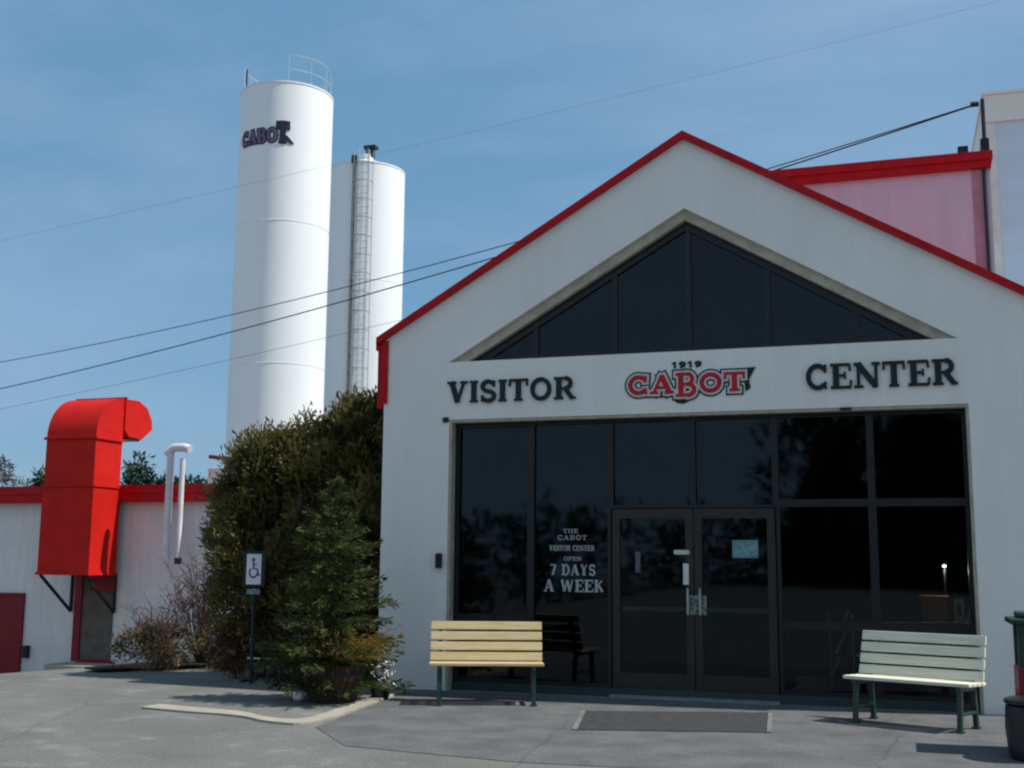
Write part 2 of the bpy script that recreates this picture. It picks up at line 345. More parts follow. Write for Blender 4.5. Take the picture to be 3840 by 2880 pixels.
# doors
def door(x0, x1, hx):
    f = quick('door', BRONZE2, lambda b: prism(b, [[(x0,.035),(x1,.035),(x1,2.16),(x0,2.16)], [(x0+.09,.28),(x1-.09,.28),(x1-.09,2.05),(x0+.09,2.05)]], xz, .15, .2), V)
    quick('pane', GLASS, lambda b: box(b, x0+.087, x1-.087, .172, .178, .277, 2.053), f)
    quick('handle', METAL, lambda b: (tube(b, [(hx,.11,.95),(hx,.11,1.25)], .014), tube(b, [(hx,.11,.98),(hx,.15,.98)], .01), tube(b, [(hx,.11,1.22),(hx,.15,1.22)], .01)), f)
    quick('push_bar', METAL, lambda b: box(b, x0+.1, x1-.1, .205, .24, .98, 1.03), f)
    return f
door(-.93, .025, -.04); door(.035, .955, .10)
# things stuck on the doors
def notice(name, x0, x1, z0, z1, mt, y=.140, label=None):
    f = quick(name, mt, lambda b: box(b, x0, x1, y, y+.004, z0, z1), V)
    if label: f['label'] = label
notice('door_sticker', -.20, -.02, 1.635, 1.685, PAPER, .144, 'small pale horizontal sticker on left door')
notice('door_sticker', -.095, -.03, 1.29, 1.53, mat('white_sticker', (.7,.72,.7), None, .6, 9), .144, 'tall white sticker beside the door handle')
notice('door_sticker', -.66, -.60, 1.42, 1.66, mat('grey_sticker', (.12,.12,.15), (.07,.07,.09), .6, 9), .165, 'dim grey sticker on left door glass')
notice('door_notice', .47, .76, 1.60, 1.80, PAPERB, .166, 'blue green paper notice on right door glass')
notice('door_notice', -.045, .17, .95, 1.17, mat('decal_paper', (.22,.26,.2), (.07,.09,.07), .6, 22, lo=.45, hi=.55), .144, 'pale green square notice under the door handles')
# ---- glyphs drawn as ribbons
def arc(cx, cy, rx, ry, a0, a1, n=14): return [(cx+rx*math.cos(R(a0+(a1-a0)*i/n)), cy+ry*math.sin(R(a0+(a1-a0)*i/n))) for i in range(n+1)]
S_ = .24; T_ = .09
G = {
 'I': (.38, [([(.19,0),(.19,1)],S_), ([(.02,.05),(.36,.05)],.1), ([(.02,.95),(.36,.95)],.1)]),
 'V': (.92, [([(.20,1),(.47,.03)],S_), ([(.47,.03),(.74,1)],.12), ([(.02,.95),(.40,.95)],.1), ([(.58,.95),(.90,.95)],.1)]),
 'T': (.84, [([(.42,0),(.42,1)],S_), ([(.02,.95),(.82,.95)],.11), ([(.07,.95),(.05,.68)],.09), ([(.77,.95),(.79,.68)],.09), ([(.24,.05),(.60,.05)],.1)]),
 'E': (.80, [([(.22,0),(.22,1)],S_), ([(.02,.95),(.74,.95)],.11), ([(.02,.05),(.76,.05)],.11), ([(.22,.52),(.55,.52)],.10), ([(.55,.66),(.55,.38)],.08), ([(.72,.95),(.74,.70)],.09), ([(.74,.05),(.77,.32)],.09)]),
 'N': (.98, [([(.18,0),(.18,1)],.12), ([(.16,.97),(.80,.05)],S_), ([(.82,0),(.82,1)],.12), ([(.02,.05),(.36,.05)],.1), ([(.02,.95),(.30,.95)],.1), ([(.66,.95),(.97,.95)],.1)]),
 'C': (.86, [(arc(.46,.5,.34,.44,42,318,22),.19), ([(.76,.98),(.74,.66)],.10), ([(.76,.02),(.74,.30)],.09)]),
 'O': (.92, [(arc(.46,.5,.35,.44,0,360,28),.19)]),
 'R': (.92, [([(.22,0),(.22,1)],S_), ([(.02,.05),(.40,.05)],.1), ([(.02,.95),(.5,.95)],.11), (arc(.48,.72,.22,.23,90,-90,10),.19), ([(.22,.49),(.50,.49)],.1), ([(.48,.48),(.76,.04)],.2), ([(.68,.05),(.90,.05)],.1)]),
 'S': (.72, [(arc(.36,.72,.24,.22,25,250,14)+arc(.37,.27,.25,.22,80,-155,14),.19), ([(.62,.98),(.60,.68)],.09), ([(.10,.02),(.11,.32)],.09)]),
 'A': (.98, [([(.16,.03),(.48,.98)],.12), ([(.48,.98),(.80,.03)],S_), ([(.26,.32),(.66,.32)],.1), ([(.02,.05),(.32,.05)],.1), ([(.62,.05),(.96,.05)],.1)]),
 'B': (.88, [([(.22,0),(.22,1)],S_), ([(.02,.95),(.5,.95)],.11), ([(.02,.05),(.5,.05)],.11), ([(.22,.52),(.5,.52)],.1), (arc(.48,.735,.2,.215,90,-90,10),.17), (arc(.5,.28,.25,.235,90,-90,10),.19)]),
 'H': (.98, [([(.22,0),(.22,1)],S_), ([(.76,0),(.76,1)],S_), ([(.22,.5),(.76,.5)],.1), ([(.02,.05),(.42,.05)],.1), ([(.02,.95),(.42,.95)],.1), ([(.56,.05),(.96,.05)],.1), ([(.56,.95),(.96,.95)],.1)]),
 'P': (.86, [([(.22,0),(.22,1)],S_), ([(.02,.05),(.42,.05)],.1), ([(.02,.95),(.5,.95)],.11), (arc(.48,.71,.24,.24,90,-90,10),.18), ([(.22,.47),(.5,.47)],.1)]),
 'D': (.92, [([(.22,0),(.22,1)],S_), ([(.02,.95),(.45,.95)],.11), ([(.02,.05),(.45,.05)],.11), (arc(.42,.5,.38,.45,90,-90,16),.19)]),
 'Y': (.90, [([(.16,1),(.45,.48)],.2), ([(.74,1),(.45,.48)],.12), ([(.45,.5),(.45,0)],S_), ([(.27,.05),(.63,.05)],.1)]),
 'W': (1.25,[([(.14,1),(.38,.03)],.2), ([(.38,.03),(.62,.95)],.11), ([(.62,.95),(.86,.03)],.2), ([(.86,.03),(1.10,1)],.11)]),
 'K': (.95, [([(.22,0),(.22,1)],S_), ([(.24,.42),(.74,.96)],.12), ([(.40,.58),(.78,.04)],.2), ([(.02,.05),(.42,.05)],.1), ([(.02,.95),(.42,.95)],.1)]),
 '7': (.7, [([(.06,.93),(.62,.93)],.14), ([(.60,.93),(.28,.02)],.2)]),
 '1': (.5, [([(.27,0),(.27,1)],.2), ([(.27,.95),(.08,.75)],.12)]),
 '9': (.7, [(arc(.35,.68,.22,.25,0,360,16),.16), ([(.57,.68),(.50,.25),(.2,.03)],.16)]),
 ' ': (.45, []),
}
def ribbon(b, pts, wd, fn, d0, d1, grow=0):
    P = [Vector((a, c)) for a, c in pts]; n = len(P); Lf = []; Rt = []
    closed = (P[0]-P[-1]).length < 1e-4 and n > 4
    for i, p in enumerate(P):
        if closed: t = (P[(i+1) % (n-1)] - P[(i-1) % (n-1)])
        else: t = P[min(i+1,n-1)]-P[max(i-1,0)]
        t.normalize(); nn = Vector((-t.y, t.x)); hw = wd/2+grow
        q = p.copy()
        if not closed and i == 0: q -= t*grow
        if not closed and i == n-1: q += t*grow
        Lf.append(q+nn*hw); Rt.append(q-nn*hw)
    A = [b.verts.new(fn(q.x, q.y, d1)) for q in Lf]; B = [b.verts.new(fn(q.x, q.y, d1)) for q in Rt]
    A0 = [b.verts.new(fn(q.x, q.y, d0)) for q in Lf]; B0 = [b.verts.new(fn(q.x, q.y, d0)) for q in Rt]
    for i in range(n-1):
        b.faces.new((A[i],A[i+1],B[i+1],B[i])); b.faces.new((A0[i],A[i],A[i+1],A0[i+1])); b.faces.new((B0[i],B[i],B[i+1],B0[i+1]))
    if not closed:
        b.faces.new((A0[0],A[0],B[0],B0[0])); b.faces.new((A0[-1],A[-1],B[-1],B0[-1]))
def textw(s, sp=.06): return sum(G[c][0]+sp for c in s)-sp
def write(b, s, x0, x1, z0, z1, fn, d0, d1, grow=0, mod=None):
    """text between x0..x1, height z0..z1; every glyph stroke a ribbon, strokes stepped 0.2 mm apart in depth"""
    W = textw(s); sx = (x1-x0)/W; h = z1-z0; x = 0; k = 0
    for ci, c in enumerate(s):
        for pts, wd in G[c][1]:
            P = []
            for a, q in pts:
                if mod: q = mod(ci, q)
                P.append((a, q))
            k += 1
            # map to metres; ribbon width in metres from the height
            PP = [(x0+(x+a)*sx, z0+q*h) for a, q in P]
            ribbon(b, PP, wd*min(h, sx*1.05), fn, d0, d1+(1 if d1>d0 else -1)*.0002*(k % 5), grow)
        x += G[c][0]+.06
fx = lambda a, c, d: (a, -d, c)
quick('sign_lettering', LETTER, lambda b: write(b, 'VISITOR', -2.99, -1.33, 3.475, 3.745, fx, -.002, .03), V)
quick('sign_lettering', LETTER, lambda b: write(b, 'CENTER', 1.35, 2.97, 3.48, 3.765, fx, -.002, .03), V)
def lm(ci, q):
    return q*1.28-.20 if ci == 2 else q
def logo_dark(b):
    write(b, 'CABOT', -.70, .68, 3.50, 3.715, fx, -.002, .010, .048, lm)
    prism(b, [[(.68,3.49),(.74,3.53),(.72,3.62),(.80,3.77),(.70,3.765),(.66,3.72)]], lambda a,c,d:(a,-d,c), .0, .0105)
    prism(b, [[(-.16,3.44),(-.12,3.385),(-.04,3.37),(.03,3.40),(.05,3.44)]], lambda a,c,d:(a,-d,c), .0, .0095)
    write(b, '1919', -.17, .19, 3.80, 3.865, fx, -.002, .012, .006)
lg = quick('logo', LETTER, logo_dark, V)
quick('logo_outline', LPALE, lambda b: write(b, 'CABOT', -.70, .68, 3.50, 3.715, fx, .010, .014, .030, lm), lg)
quick('logo_lettering', LRED, lambda b: write(b, 'CABOT', -.70, .68, 3.50, 3.715, fx, .014, .018, .006, lm), lg)
GT = mat('window_lettering_white', (.38,.44,.43), None, .6, 9)
def wtext(b):
    rows = [('THE',-1.55,-1.36,1.88,1.93), ('CABOT',-1.62,-1.25,1.80,1.855), ('VISITOR CENTER',-1.72,-1.16,1.67,1.735),
            ('OPEN',-1.54,-1.32,1.555,1.60), ('7 DAYS',-1.71,-1.15,1.38,1.51), ('A WEEK',-1.79,-1.04,1.185,1.33)]
    return rows
for s_, a_, c_, z0_, z1_ in wtext(None): quick('window_lettering', GT, lambda b: write(b, s_, a_, c_, z0_, z1_, fx, -.1995, -.1985), V)
# little fittings on the facade
quick('wall_lamp', DARK, lambda b: (box(b, -3.09, -3.02, -.07, -.001, 1.45, 1.63), box(b, -3.075, -3.035, -.11, -.07, 1.56, 1.61)), V, bevel=.008)
quick('door_closer_box', DARK, lambda b: box(b, 1.72, 1.84, -.02, .01, 3.235, 3.268), V)
quick('corner_bracket', DARK, lambda b: box(b, -3.04, -2.965, -.02, .0, 3.24, 3.30), V)
# things standing inside the glass
def item(name, label, cat, mt, fn, **k): return tag(quick(name, mt, fn, **k), label, cat)
item('display_box', 'orange cardboard display box inside glass behind right bench', 'box', ORANGE, lambda b: (box(b, 2.50, 2.76, .34, .60, .013, 1.18), box(b, 2.48, 2.78, .32, .62, 1.181, 1.20)))
item('display_card', 'cream display card with dark ring beside orange box', 'card', CREAM, lambda b: prism(b, [[(2.83,.75),(2.93,.75),(2.93,1.18),(2.83,1.18)], [(2.855,1.0),(2.905,1.0),(2.905,1.12),(2.855,1.12)]], xz, .36, .39))
item('display_board', 'teal display board leaning inside far right window pane', 'board', TEAL, lambda b: prism(b, [[(2.93,.013),(3.2,.013),(3.2,1.0),(3.02,1.15),(2.93,.9)]], xz, .42, .46))
def rack(b):
    for k in range(3):
        z = .3+.25*k
        prism(b, [[(1.50+.05*k,z),(1.60+.05*k,z+.22),(1.62+.05*k,z+.22),(1.54+.05*k,z)]], xz, .36, .6)
    tube(b, [(1.5,.5,.013),(1.5,.5,1.0)], .012); tube(b, [(1.75,.5,.013),(1.75,.5,1.0)], .012)
item('brochure_rack', 'pale brochure rack inside the glass left of right bench', 'rack', mat('rack_grey', (.5,.5,.52), (.2,.2,.22), .6, 14), rack)
lt = thing('display_lamp', 'small lit white lamp inside right window', 'lamp', (2.76, .7, 0))
quick('bulb', LAMP, lambda b: bmesh.ops.create_uvsphere(b, u_segments=12, v_segments=8, radius=.022, matrix=Matrix.Translation((0,0,1.53))), lt, smooth=True)
pl = bpy.data.lights.new('display_light', 'POINT'); pl.energy = 7; pl.shadow_soft_size = .03; pl.color = (1,.95,.88); plo = bpy.data.objects.new('display_light', pl); COL.objects.link(plo); plo.parent = lt; plo.location = (0,-.06,1.48)
quick('stand', DARK, lambda b: (tube(b, [(0,0,.013),(0,0,1.5)], .012), tube(b, [(0,0,.013),(0,0,.03)], .1, 16)), lt)
lab = 'dark wooden display table inside left window behind bench'
tb = thing('display_table', lab, 'table', (-2.35, 1.2, .013))
quick('tabletop', mat('table_grey', (.3,.3,.28), None, .5, 5), lambda b: box(b, -.5, .5, -.35, .35, .72, .76), tb)
for sx in (-1, 1):
    for sy in (-1, 1): quick('leg', DARK, lambda b: box(b, sx*.45-.03, sx*.45+.03, sy*.3-.03, sy*.3+.03, 0, .72), tb)
item('floor_planter', 'pale low planter tray on floor inside glass right of doors', 'planter', mat('tray_pale', (.34,.35,.3), (.2,.2,.17), .8, 9), lambda b: (box(b, 1.12, 1.42, .45, .75, .013, .22), box(b, 1.1, 1.44, .43, .77, .22, .25)), bevel=.01)
# ------------------------------------------------------------------ door mat
DM = thing('door_mat', 'dark door mat with pale metal edges set in asphalt before the doors', 'mat')
c4 = [Vector(p) for p in ((-.92,-1.36),(.93,-.78),(1.06,-2.2),(-.66,-2.68))]
quick('mat_surface', RUBBER, lambda b: prism(b, [[tuple(p) for p in c4]], xy, .002, .013), DM)
def edgestrip(b, p, q, wd):
    t = (q-p).normalized(); n = Vector((-t.y, t.x))*wd
    prism(b, [[tuple(p), tuple(q), tuple(q+n), tuple(p+n)]], xy, .002, .018)
quick('edge_strip', ALU, lambda b: edgestrip(b, c4[0], c4[3], .05), DM)
quick('edge_strip', ALU, lambda b: edgestrip(b, c4[1], c4[2], .04), DM)
quick('edge_strip', ALU, lambda b: edgestrip(b, c4[1], c4[0], -.02), DM)
# ------------------------------------------------------------------ benches
def bench(label, loc, rz, slat, flip=False):
    t = thing('park_bench', label, 'bench', loc, rz, 'slatted benches beside the doors')
    Lh = .62
    for s in (-1, 1):
        x = s*(Lh-.11)
        def fr(b):
            w2 = .022
            def bar(p, q, h=.045):
                p = Vector(p); q = Vector(q); d = (q-p).normalized(); n = Vector((-d.y, d.x))*h/2
                prism(b, [[tuple(p-n), tuple(q-n), tuple(q+n), tuple(p+n)]], yz, x-w2, x+w2)
            bar((-.44,.0),(-.40,.40)); bar((-.46,.395),(-.03,.385)); bar((-.02,.0),(-.06,.40)); bar((-.07,.36),(.085,.86), .04); bar((-.42,.16),(-.03,.16), .025)
            box(b, x-.035, x+.035, -.48, -.40, 0, .02); box(b, x-.035, x+.035, -.06, .02, 0, .02)
        quick('side_frame', GREENM, fr, t, bevel=.004)
    for k in range(4):
        y = -.46+k*.115
        quick('seat_slat', slat, lambda b: box(b, -Lh, Lh, y, y+.095, .418-.004*k, .450-.004*k), t, bevel=.006)
    d = Vector((.155,.50)).normalized()
    for k in range(4):
        a = .085+k*.115
        def bs(b):
            p = Vector((-.095, .36))+d*(a-.0); q = p+d*.094; n = Vector((d.y, -d.x))*-.028
            o_ = Vector((-.0, 0))
            prism(b, [[tuple(p+o_), tuple(q+o_), tuple(q+n+o_), tuple(p+n+o_)]], yz, -Lh, Lh)
        quick('back_slat', slat, bs, t, bevel=.006)
    return t
bench('tan slatted bench with dark green frame left of the doors', (-2.14, -.86, .004), R(20), SLAT_T)
a = R(-23); bx = Vector((1.9,-.75))+Vector((math.cos(a), math.sin(a)))*.6
bench('pale green-grey weathered slatted bench with green frame right of the doors', (bx.x, bx.y, .004), a, SLAT_G)
# ------------------------------------------------------------------ bins at right edge
B1 = thing('trash_can', 'low black plastic barrel at the right edge on asphalt', 'trash can', (3.27, -2.93, 0.004))
quick('body', BLACKP, lambda b: lathe(b, [(.19,0),(.215,.02),(.235,.25),(.225,.42),(.20,.44)], n=32), B1, smooth=True)
quick('rim', BLACKP, lambda b: lathe(b, [(.20,.435),(.235,.44),(.235,.47),(.19,.485)], n=32), B1, smooth=True)
B2 = thing('litter_bin', 'red litter bin with dark green hooded top at the right edge', 'litter bin', (3.40, -2.48, 0.004))
quick('body', mat('bin_red', (.30,.012,.03), (.2,.01,.02), .45, 5), lambda b: (box(b, -.22, .22, -.22, .22, .03, .70)), B2, bevel=.02)
quick('base', BLACKP, lambda b: box(b, -.2, .2, -.2, .2, 0, .03), B2)
for sx in (-1, 1):
    for sy in (-1, 1): quick('post', GREENM, lambda b: box(b, sx*.18-.03, sx*.18+.03, sy*.18-.03, sy*.18+.03, .70, 1.05), B2)
quick('back_panel', GREENM, lambda b: box(b, -.15, .15, .16, .2, .70, 1.05), B2)
quick('hood', GREENM, lambda b: (box(b, -.27, .27, -.27, .27, 1.05, 1.10), box(b, -.2, .2, -.2, .2, 1.10, 1.15)), B2, bevel=.015)
# ------------------------------------------------------------------ silos
def silo(name, label, cx, cy, rad, h, cone, base):
    t = thing(name, label, 'silo', (cx, cy, base), 0, 'tall white silos')
    prof = [(rad,0)]
    z = 0
    hh = h-base
    prof.append((rad, hh))
    quick('body', SILO, lambda b: lathe(b, prof, n=96), t, smooth=True)
    for k in (3, 6, 9):
        z1 = hh*k/12; quick('seam_ring', SILO, lambda b: tube(b, [((rad+.002)*math.cos(q*math.pi/36), (rad+.002)*math.sin(q*math.pi/36), z1) for q in range(73)], .010, 6, cap=False), t, smooth=True)
    quick('cap', SILO, lambda b: lathe(b, [(rad+.02,hh+.001),(rad+.02,hh+.06)]+([(rad*.75,hh+.06+cone*.25),(.3,hh+cone),(.3,hh+cone+.25)] if cone else [(rad*.6,hh+.14),(.1,hh+.2)]), n=64), t, smooth=True)
    return t, hh
S1, h1 = silo('silo', 'taller front white silo with a painted logo near its top', -19.05, 24.0, 1.72, 18.75, 0, -2)
def rail(b):
    for z in (.55, 1.1): tube(b, [(1.62*math.cos(x), 1.62*math.sin(x), h1+z) for x in [R(-60+k*10) for k in range(0, 28)]], .018, 6)
    for k in range(0, 28, 3): tube(b, [(1.62*math.cos(R(-60+k*10)), 1.62*math.sin(R(-60+k*10)), h1), (1.62*math.cos(R(-60+k*10)), 1.62*math.sin(R(-60+k*10)), h1+1.1)], .014, 6)
quick('railing', mat('pale_rail', (.42,.52,.6), (.35,.45,.53), .6, 3), rail, S1)
quick('mast', DARK, lambda b: tube(b, [(-1.25,-.9,h1-.1),(-1.25,-.9,h1+1.0)], .03, 6), S1)
# wrapped logo
view = math.atan2(CP.y-24.0, CP.x+19.05)
def sfn(a, c, d):
    rr = 1.735+d; th = view+a/1.72; return (rr*math.cos(th), rr*math.sin(th), c)
def smod(ci, q): return q
zl = 16.42+2
def slogo(b):
    write(b, 'CABO', -1.9, -.32, zl+.04, zl+.56, sfn, 0, .012, .05)
    write(b, 'T', -.33, .09, zl+.02, zl+.80, sfn, 0, .012, .05)
    prism(b, [[(-.12,zl+.34),(.05,zl+.28),(.30,zl-.0),(.15,zl-.02),(.0,zl+.10),(-.12,zl-.0)]], sfn, 0, .014)
sg = quick('logo', NAVY, slogo, S1)
quick('logo_lettering', MAUVE, lambda b: write(b, 'CABO', -1.9, -.32, zl+.04, zl+.56, sfn, .013, .018, .0), sg)
S2, h2 = silo('silo', 'shorter-looking rear white silo with caged ladder and dark pipe', -19.3, 31.6, 1.68, 18.3, .62, -2)
view2 = math.atan2(CP.y-31.6, CP.x+19.3)
def c2(a, c, d): rr = 1.68+d; th = view2+a/1.68; return (rr*math.cos(th), rr*math.sin(th), c)
quick('pipe', DARK, lambda b: tube(b, [c2(-.52, 0, .1), c2(-.52, h2-.05, .1)], .055, 8), S2)
quick('pipe_cap', DARK, lambda b: tube(b, [c2(-.52, h2-.05, .1), c2(-.52, h2+.25, .1)], .13, 8), S2)
def ladder(b):
    for s in (-.2, .2): tube(b, [c2(-.12+s, 0, .15), c2(-.12+s, h2+.5, .15)], .025, 6)
    z = .3
    while z < h2+.4: tube(b, [c2(-.32, z, .15), c2(.08, z, .15)], .018, 5); z += .3
quick('ladder', mat('ladder_grey', (.5,.53,.54), (.4,.43,.44), .6, 6), ladder, S2)
def cage(b):
    z = 2.5
    while z < h2+.5:
        tube(b, [c2(-.12+.36*math.cos(x), z, .15+.6*math.sin(x)) for x in [math.pi*k/8 for k in range(9)]], .022, 5); z += .8
    for k in (1, 3, 4, 5, 7):
        x = math.pi*k/8; tube(b, [c2(-.12+.36*math.cos(x), 2.5, .15+.6*math.sin(x)), c2(-.12+.36*math.cos(x), h2+.4, .15+.6*math.sin(x))], .016, 5)
quick('ladder_cage', METAL, cage, S2)
quick('hatch', DARK, lambda b: (tube(b, [(.15,0,h2+.75),(.15,0,h2+1.15)], .2, 12), box(b, -.1, .45, -.2, .2, h2+1.15, h2+1.28)), S2)
# ------------------------------------------------------------------ low red-trimmed building at left
LB = thing('low_building', 'long low pale grey building with a red roof band at left', 'building', (0,8,0))
quick('wall', WALL2, lambda b: box(b, -34, -8.0, 0, 12, -3.2, 2.72), LB)
quick('roof_band', RED, lambda b: (box(b, -34.1, -7.9, -.22, 12.1, 2.721, 2.90), box(b, -34.12, -7.88, -.25, 12.12, 2.90, 3.08)), LB)
quick('roof_deck', mat('roof_gravel', (.25,.25,.24), (.18,.18,.17), .9, 8), lambda b: box(b, -33.9, -8.1, .12, 11.9, 3.081, 3.10), LB)
quick('door', DRED, lambda b: (box(b, -17.1, -16.02, -.035, -.002, -1.35, .70)), LB, bevel=.006)['label'] = 'dark red door at far left'
quick('door_frame', DRED, lambda b: prism(b, [[(-17.18,-1.35),(-17.18,.76),(-15.95,.76),(-15.95,-1.35),(-16.02,-1.35),(-16.02,.70),(-17.1,.70),(-17.1,-1.35)]], xz, -.06, -.003), LB)
def sdoor():
    d = quick('service_door', BROWNDOOR, lambda b: box(b, -14.42, -13.66, -.05, -.003, -.60, 1.22), LB); d['label'] = 'brown grey service door'
    quick('frame', DRED, lambda b: (box(b, -14.60, -14.42, -.09, -.002, -.64, 1.26), box(b, -14.42, -13.6, -.09, -.002, -.66, -.601)), d)
sdoor()
quick('outlet_box', DARK, lambda b: box(b, -15.86, -15.74, -.1, -.002, -.62, -.36), LB)
ST = thing('concrete_step', 'pale concrete step below the brown grey service door', 'step')
quick('tread', CURBM, lambda b: (box(b, -14.7, -13.5, 7.2, 7.9, -1.4, -.66), box(b, -13.98, -13.6, 6.9, 7.2, -1.4, -.82)), ST, bevel=.02)
# --- red gooseneck duct
DU = thing('ventilation_duct', 'big orange red gooseneck ventilation duct on the low building wall', 'duct', (-14.1, 7.4, 1.2))
x0, x1 = -14.78+14.1, -13.50+14.1
def P(y, z): return (y-7.4, z-1.2)
quick('shaft', CHUTE, lambda b: prism(b, [[P(6.9,1.2),P(7.8,1.2),P(7.8,3.0),P(6.9,3.0)]], yz, x0, x1), DU, bevel=.012)
quick('upper_shaft', CHUTE, lambda b: prism(b, [[P(6.91,3.03),P(7.79,3.03),P(7.79,4.0),P(6.91,4.0)]], yz, x0+.015, x1-.015), DU, bevel=.012)
ac = [P(7.79-.88*math.cos(R(t)), 4.05+.90*math.sin(R(t))) for t in range(0, 91, 3)]
quick('elbow', CHUTE, lambda b: prism(b, [[P(7.79,4.05)]+ac], yz, x0+.02, x1-.02), DU, smooth=True)
quick('nozzle', CHUTE, lambda b: prism(b, [[P(7.83,4.95),P(8.3,4.97),P(8.62,4.84),P(8.80,4.58),P(8.82,4.38),P(8.45,4.12),P(8.0,4.14),P(7.83,4.28)]], yz, x0+.01, x1-.01), DU, bevel=.012)
quick('nozzle_mouth', DARK, lambda b: prism(b, [[P(8.02,4.139),P(8.43,4.121),P(8.40,4.08),P(8.04,4.10)]], yz, x0+.08, x1-.04), DU)
def fl(b):
    pass
for z in (1.18, 3.0, 4.0): quick('flange', CHUTE, lambda b: box(b, x0-.025, x1+.025, -.525, .425, z-1.2, z-1.2+.055), DU)
quick('flange', CHUTE, lambda b: box(b, x0-.015, x1+.015, .40, .455, 4.28-1.2, 4.99-1.2), DU)
for xx in (x0+.06, x1-.12):
    quick('bracket', DARK, lambda b: (tube(b, [(xx,-.46,-.02),(xx,.56,-.80)], .035, 6), tube(b, [(xx,.56,-.80),(xx,.56,.0)], .035, 6)), DU)
quick('wall_outlet', DRED, lambda b: box(b, -.05, .50, .42, .56, -.38, -.02), DU)
# --- white vent pipe and rooftop pieces
VP = thing('vent_pipe', 'white twin vent pipe with elbow top on the low building wall', 'pipe', (-12.0, 7.63, 0))
quick('pipe', WHITEP, lambda b: tube(b, [(-.18,0,1.55),(-.18,0,3.72)], .075, 12), VP, smooth=True)
quick('pipe', WHITEP, lambda b: tube(b, [(.12,0,1.55),(.12,0,3.6)], .055, 12), VP, smooth=True)
quick('elbow_top', WHITEP, lambda b: tube(b, [(-.28,0,3.70),(-.1,0,3.84),(.15,0,3.84),(.28,0,3.80)], .09, 12), VP, smooth=True)
quick('outlet_cap', DARK, lambda b: (tube(b, [(.12,0,1.42),(.12,0,1.55)], .075, 8)), VP)
RU = thing('rooftop_unit', 'white rooftop box with dark red rail on the low roof', 'rooftop unit', (-11.6, 8.9, 3.08))
quick('box', WHITEP, lambda b: box(b, -.35, .05, -.2, .3, 0, .42), RU, bevel=.01)
quick('rail', DRED, lambda b: (tube(b, [(-.45,0,.68),(.35,0,.58),(1.2,0,.5)], .05, 6), box(b, .2, .3, -.05, .05, 0, .6)), RU)
# ------------------------------------------------------------------ tall building behind, right
TB = thing('rear_building', 'taller rear building with mauve grey siding and red roof band', 'building', (0, 8.0, 0))
quick('wall', WALL3, lambda b: box(b, -.7, 4.08, 0, 9, -.1, 8.46), TB)
quick('roof_band', RED, lambda b: (box(b, -.75, 4.10, -.10, 9.1, 8.461, 8.60), box(b, -.78, 4.13, -.14, 9.15, 8.60, 8.75)), TB)
quick('conduit', DARK, lambda b: tube(b, [(3.98,-.05,5.0),(3.98,-.05,8.45)], .035, 6), TB)
quick('corner_trim', mat('rose_trim', (.46,.28,.34), None, .6, 4), lambda b: box(b, 3.78, 3.93, -.02, .0, 4.5, 8.45), TB)
MS = thing('roof_mast', 'thin dark mast on roof corner carrying the overhead wires', 'mast', (4.02, 8.0, 8.75))
quick('pole', DARK, lambda b: tube(b, [(0,0,0),(0,0,1.0)], .035, 8), MS)
quick('base', DARK, lambda b: (box(b, -.07, .07, -.07, .07, 0, .25)), MS)
quick('junction_box', DARK, lambda b: box(b, -.45, -.28, -.08, .08, 0, .14), MS)
quick('insulator', DARK, lambda b: tube(b, [(-.06,0,.92),(-.2,0,.92)], .05, 8), MS)
TK = thing('pale_building', 'tall pale blue grey building with a cream top band at the right edge', 'building', (0, 16.45, 0))
quick('wall', mat('pale_siding', (.66,.82,.90), (.60,.76,.85), .7, .8, .2, .1, 14, stretch=(.3,.3,3)), lambda b: box(b, 4.80, 18, 0, 12, -.1, 12.35), TK)
quick('roof_band', mat('cream_band', (.84,.88,.80), (.78,.82,.75), .6, .6), lambda b: (box(b, 4.74, 18.06, -.06, 12.06, 12.351, 13.05), box(b, 4.70, 18.1, -.1, 12.1, 13.05, 13.12)), TK)
quick('corner_trim', mat('cream_corner', (.84,.88,.80), None, .6, 2), lambda b: box(b, 4.76, 4.98, -.03, .2, -.1, 12.35), TK)
# ------------------------------------------------------------------ overhead cables
def cable(label, p, q, sag, r):
    p = Vector(p); q = Vector(q)
    pts = [p.lerp(q, k/24)-Vector((0,0,sag*4*(k/24)*(1-k/24))) for k in range(25)]
    tag(quick('overhead_cable', CABLE, lambda b: tube(b, pts, r, 6)), label, 'cable', 'overhead wires')
CABLES = [
 ('upper of the two dark wires crossing the silos', (3.9,8.0,9.67), (-26.6,14.6,7.0), .55, .011),
 ('lower thicker dark wire crossing the silos', (3.9,8.0,9.66), (-26.6,14.6,6.0), .42, .014),
 ('faint high wire passing above the rear silo', (9.5,25.9,20.4), (-26.6,14.3,10.6), .2, .003),
 ('faint lowest wire just above the red duct', (-8.0,14.6,8.2), (-26.4,14.5,5.4), .1, .005)]
for c in CABLES: cable(*c)
